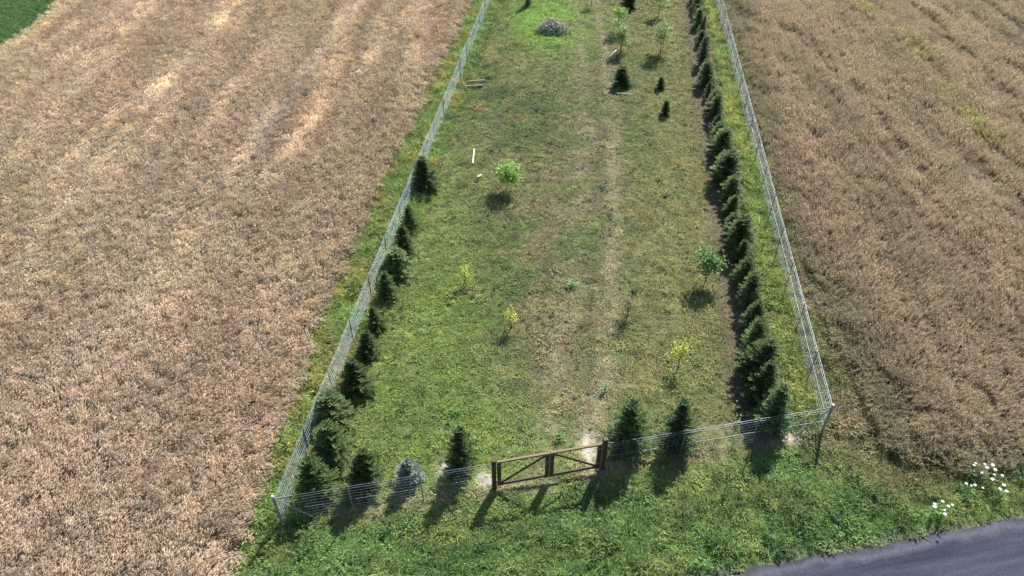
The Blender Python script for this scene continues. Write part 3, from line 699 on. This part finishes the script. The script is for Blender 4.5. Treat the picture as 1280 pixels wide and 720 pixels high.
# ------------------------------------------------------------------ gate
A = Vector((*postL, 0)); B = Vector((*postR, 0)); GD = B - A; GL = GD.length
g = thing('wooden_gate', 'double-leaf brown wooden gate with diagonal braces in the front fence', 'gate', (A.x, A.y, float(HZ(A.x, A.y))), math.atan2(GD.y, GD.x))
def bm_(name, a, b, wy, hz, mat=M['wood'], parent=g):
    m = MB(); m.beam(a, b, wy, hz); return m.build(name, mat, parent)
for xx, hh in ((0, 1.50), (GL, 1.60)):
    p_ = bm_('gate_post', (xx, 0, -.2), (xx, 0, hh), .065, .065)
def leaf(x0, x1, hinge_left):
    zt, zb = 1.33, .24; ws = .062
    bm_('stile', (x0 + ws, -.01, zb - .06), (x0 + ws, -.01, zt + .01), ws, .035); bm_('stile', (x1 - ws, -.01, zb - .06), (x1 - ws, -.01, zt + .01), ws, .035)
    # stiles run upright; rails butt between and over them
    t = bm_('top_rail', (x0, -.012, zt + .045), (x1, -.012, zt + .045), .04, .032, M['woodlit'])
    bm_('bottom_rail', (x0 + 2 * ws, -.01, zb), (x1 - 2 * ws, -.01, zb), .03, .05)
    xa, xb = (x0 + 2 * ws + .02, x1 - 2 * ws - .02) if hinge_left else (x1 - 2 * ws - .02, x0 + 2 * ws + .02)
    bm_('brace', (xa, -.012, zb + .07), (xb, -.012, zt - .05), .022, .036)
    for z in (.45, 1.2):
        hx = x0 - .03 if hinge_left else x1 + .03
        m = MB(); m.beam((hx - .02, -.05, z), (hx + (.2 if hinge_left else -.2), -.05, z), .006, .02, .002); m.build('hinge', M['rust'], g)
mid = GL / 2
leaf(.10, mid - .012, True); leaf(mid + .012, GL - .10, False)
m = MB(); m.beam((mid - .12, -.055, 1.0), (mid + .12, -.055, 1.0), .008, .018, .002); m.build('latch', M['rust'], g)

# ------------------------------------------------------------------ stone heap, boards, poles
def rock(m, c, s):
    k = len(m.v); n = 7; g = R.uniform(.65, 1.3); st = Matrix.Rotation(R.uniform(0, 6), 3, Vector((R.random(), R.random(), 1)).normalized())
    pts = []
    for (zz, rr, nn) in ((-.5, .55, 5), (0, 1.0, 7), (.45, .65, 5)):
        for i in range(nn):
            a = 6.283 * i / nn + R.uniform(-.2, .2); q = R.uniform(.8, 1.15); pts.append(Vector((math.cos(a) * rr * q, math.sin(a) * rr * q, zz * R.uniform(.8, 1.2))))
    import bmesh
    b = bmesh.new(); vv = [b.verts.new(c + st @ (p_ * s)) for p_ in pts]; r_ = bmesh.ops.convex_hull(b, input=vv)
    b.verts.ensure_lookup_table(); b.verts.index_update()
    for v in b.verts: m.v.append(tuple(v.co)); m.t.append((g, g, g))
    for f_ in b.faces: m.f.append(tuple(k + v.index for v in f_.verts))
    b.free()
c0 = P(690, 39); c0 = (c0[0], c0[1])
hp = thing('stone_heap', 'grey heap of field stones and twigs ringed by bright green grass', 'stone heap', (*c0, 0))
m = MB()
for i in range(260):
    a = R.uniform(0, 6.28); r = math.sqrt(R.random()); xx, yy = math.cos(a) * r * 1.1, math.sin(a) * r * .9; zz = .7 * (1 - r ** 1.8) * R.uniform(.7, 1.05)
    rock(m, Vector((xx, yy, zz)), R.uniform(.08, .19))
m.build('stones', M['stone'], hp)['kind'] = 'stuff'
m = MB()
for i in range(110):
    a = R.uniform(0, 6.28); r = R.random(); q = Vector((math.cos(a) * r * 1.2, math.sin(a) * r, .78 * (1 - r ** 1.8) + .05)); b_ = R.uniform(0, 6.28); L = R.uniform(.25, .6); d = Vector((math.cos(b_), math.sin(b_), R.uniform(-.25, .25))) * L * .5
    m.tube(q - d, q + d, .014, .008, 4)
m.build('twigs', M['pole'], hp)['kind'] = 'stuff'
m = MB()
for i in range(260):
    a = R.uniform(3.4, 6.0) if R.random() < .7 else R.uniform(0, 6.28); r = R.uniform(.6, 1.15); q = Vector((math.cos(a) * r * 1.3, math.sin(a) * r * 1.05, max(0, .6 * (1 - r ** 1.8)))); gq = R.uniform(.6, 1.3)
    m.blade(q, rdir(.1, .9), R.uniform(.15, .38), .05, .3, (gq, gq, gq))
m.build('overgrowth', M['weed'], hp)['kind'] = 'stuff'

def board(a, b, wy, hz, mat, name, label, cat, z=.08, group=None):
    a = P(*a); b = P(*b); o = MB(); L = (Vector(b) - Vector(a)).length; o.beam((0, 0, 0), (L, 0, 0), wy, hz, .006)
    ob = o.build(name, mat); ob.location = (a[0], a[1], float(HZ(*a)) + z); ob.rotation_euler = (0, 0, math.atan2(b[1] - a[1], b[0] - a[0])); return tag(ob, label, cat, group)
board((591, 207), (593, 189), .04, .02, M['plank'], 'board', 'pale board lying on the grass left of the round bright sapling', 'board', .1)
board((762, 73), (770, 65), .045, .02, M['plank'], 'board', 'short pale board lying among the saplings at the top', 'board', .12)
board((572, 105), (606, 103), .045, .03, M['pole'], 'pole', 'long grey pole lying by the left fence, the farther of two', 'pole', .12, 'poles lying by the left fence')
board((571, 111), (604, 109), .045, .03, M['pole'], 'pole', 'long grey pole lying by the left fence, the nearer of two', 'pole', .12, 'poles lying by the left fence')
board((597, 224), (602, 221), .05, .02, M['plank'], 'board', 'small pale wood scrap on the grass in front of the board', 'board', .1)
board((769, 119), (790, 121), .04, .02, M['pole'], 'pole', 'thin grey stick lying just in front of the small dark spruce', 'pole', .1)

# ------------------------------------------------------------------ white flowering weeds by the road
def flowering(heads, label, hh, hs=1.0):
    cx_ = [P(a, b, hh) for a, b in heads]; c_ = (sum(q[0] for q in cx_) / len(cx_), sum(q[1] for q in cx_) / len(cx_))
    o = thing('flowering_weed', label, 'wildflower', (*c_, float(HZ(*c_))), 0, 'white wildflowers by the road'); st = MB()
    for q in cx_:
        hx, hy = q[0] - c_[0], q[1] - c_[1]; b = Vector((hx * .6 + R.uniform(-.05, .05), hy * .6, 0)); t = Vector((hx, hy, hh - .03 + R.uniform(-.05, .05)))
        st.tube(b, t, .007, .004, 4)
        for _ in range(9):
            d = rdir(.4, 1.3); gq = R.uniform(.6, 1.2); st.blade(b.lerp(t, R.uniform(.05, .75)), d, R.uniform(.12, .26), .04, .3, (gq, gq, gq))
        m = MB(); n = 12; rr = R.uniform(.036, .062) * hs
        for i in range(n):
            a = 6.283 * i / n; d = Vector((math.cos(a), math.sin(a), .15)); sd = Vector((-math.sin(a), math.cos(a), 0)) * rr * .3
            m.face([t + d * .01, t + d * rr * .6 + sd, t + d * rr, t + d * rr * .6 - sd])
        for i in range(6):
            a = 6.283 * i / 6; m.face([t + Vector((0, 0, .03)), t + Vector((math.cos(a) * rr * .55, math.sin(a) * rr * .55, .015)), t + Vector((math.cos(a + 1.05) * rr * .55, math.sin(a + 1.05) * rr * .55, .015))])
        m.build('flower_head', M['petal'], o)
    st.build('stems', M['weed'], o); return o
flowering([(1221, 577), (1218, 581), (1232, 579), (1234, 584), (1241, 581), (1245, 585), (1228, 590), (1244, 592), (1241, 598), (1253, 594)], 'tallest cluster of white flowers at the edge of the brown crop', .75)
flowering([(1209, 603), (1215, 606), (1219, 606), (1230, 608)], 'short line of white flowers below the tallest cluster', .7)
flowering([(1251, 610), (1255, 606), (1259, 613)], 'trio of white flowers on the right, nearest the road', .7)
flowering([(1179, 626), (1169, 632), (1182, 636), (1186, 632), (1191, 630), (1181, 643), (1169, 629)], 'leftmost cluster of white flowers beside the road edge', .6)
flowering([(923, 527), (926, 519), (921, 502)], 'tiny white flowers beside the spruce at the right end of the front', .3, .6)
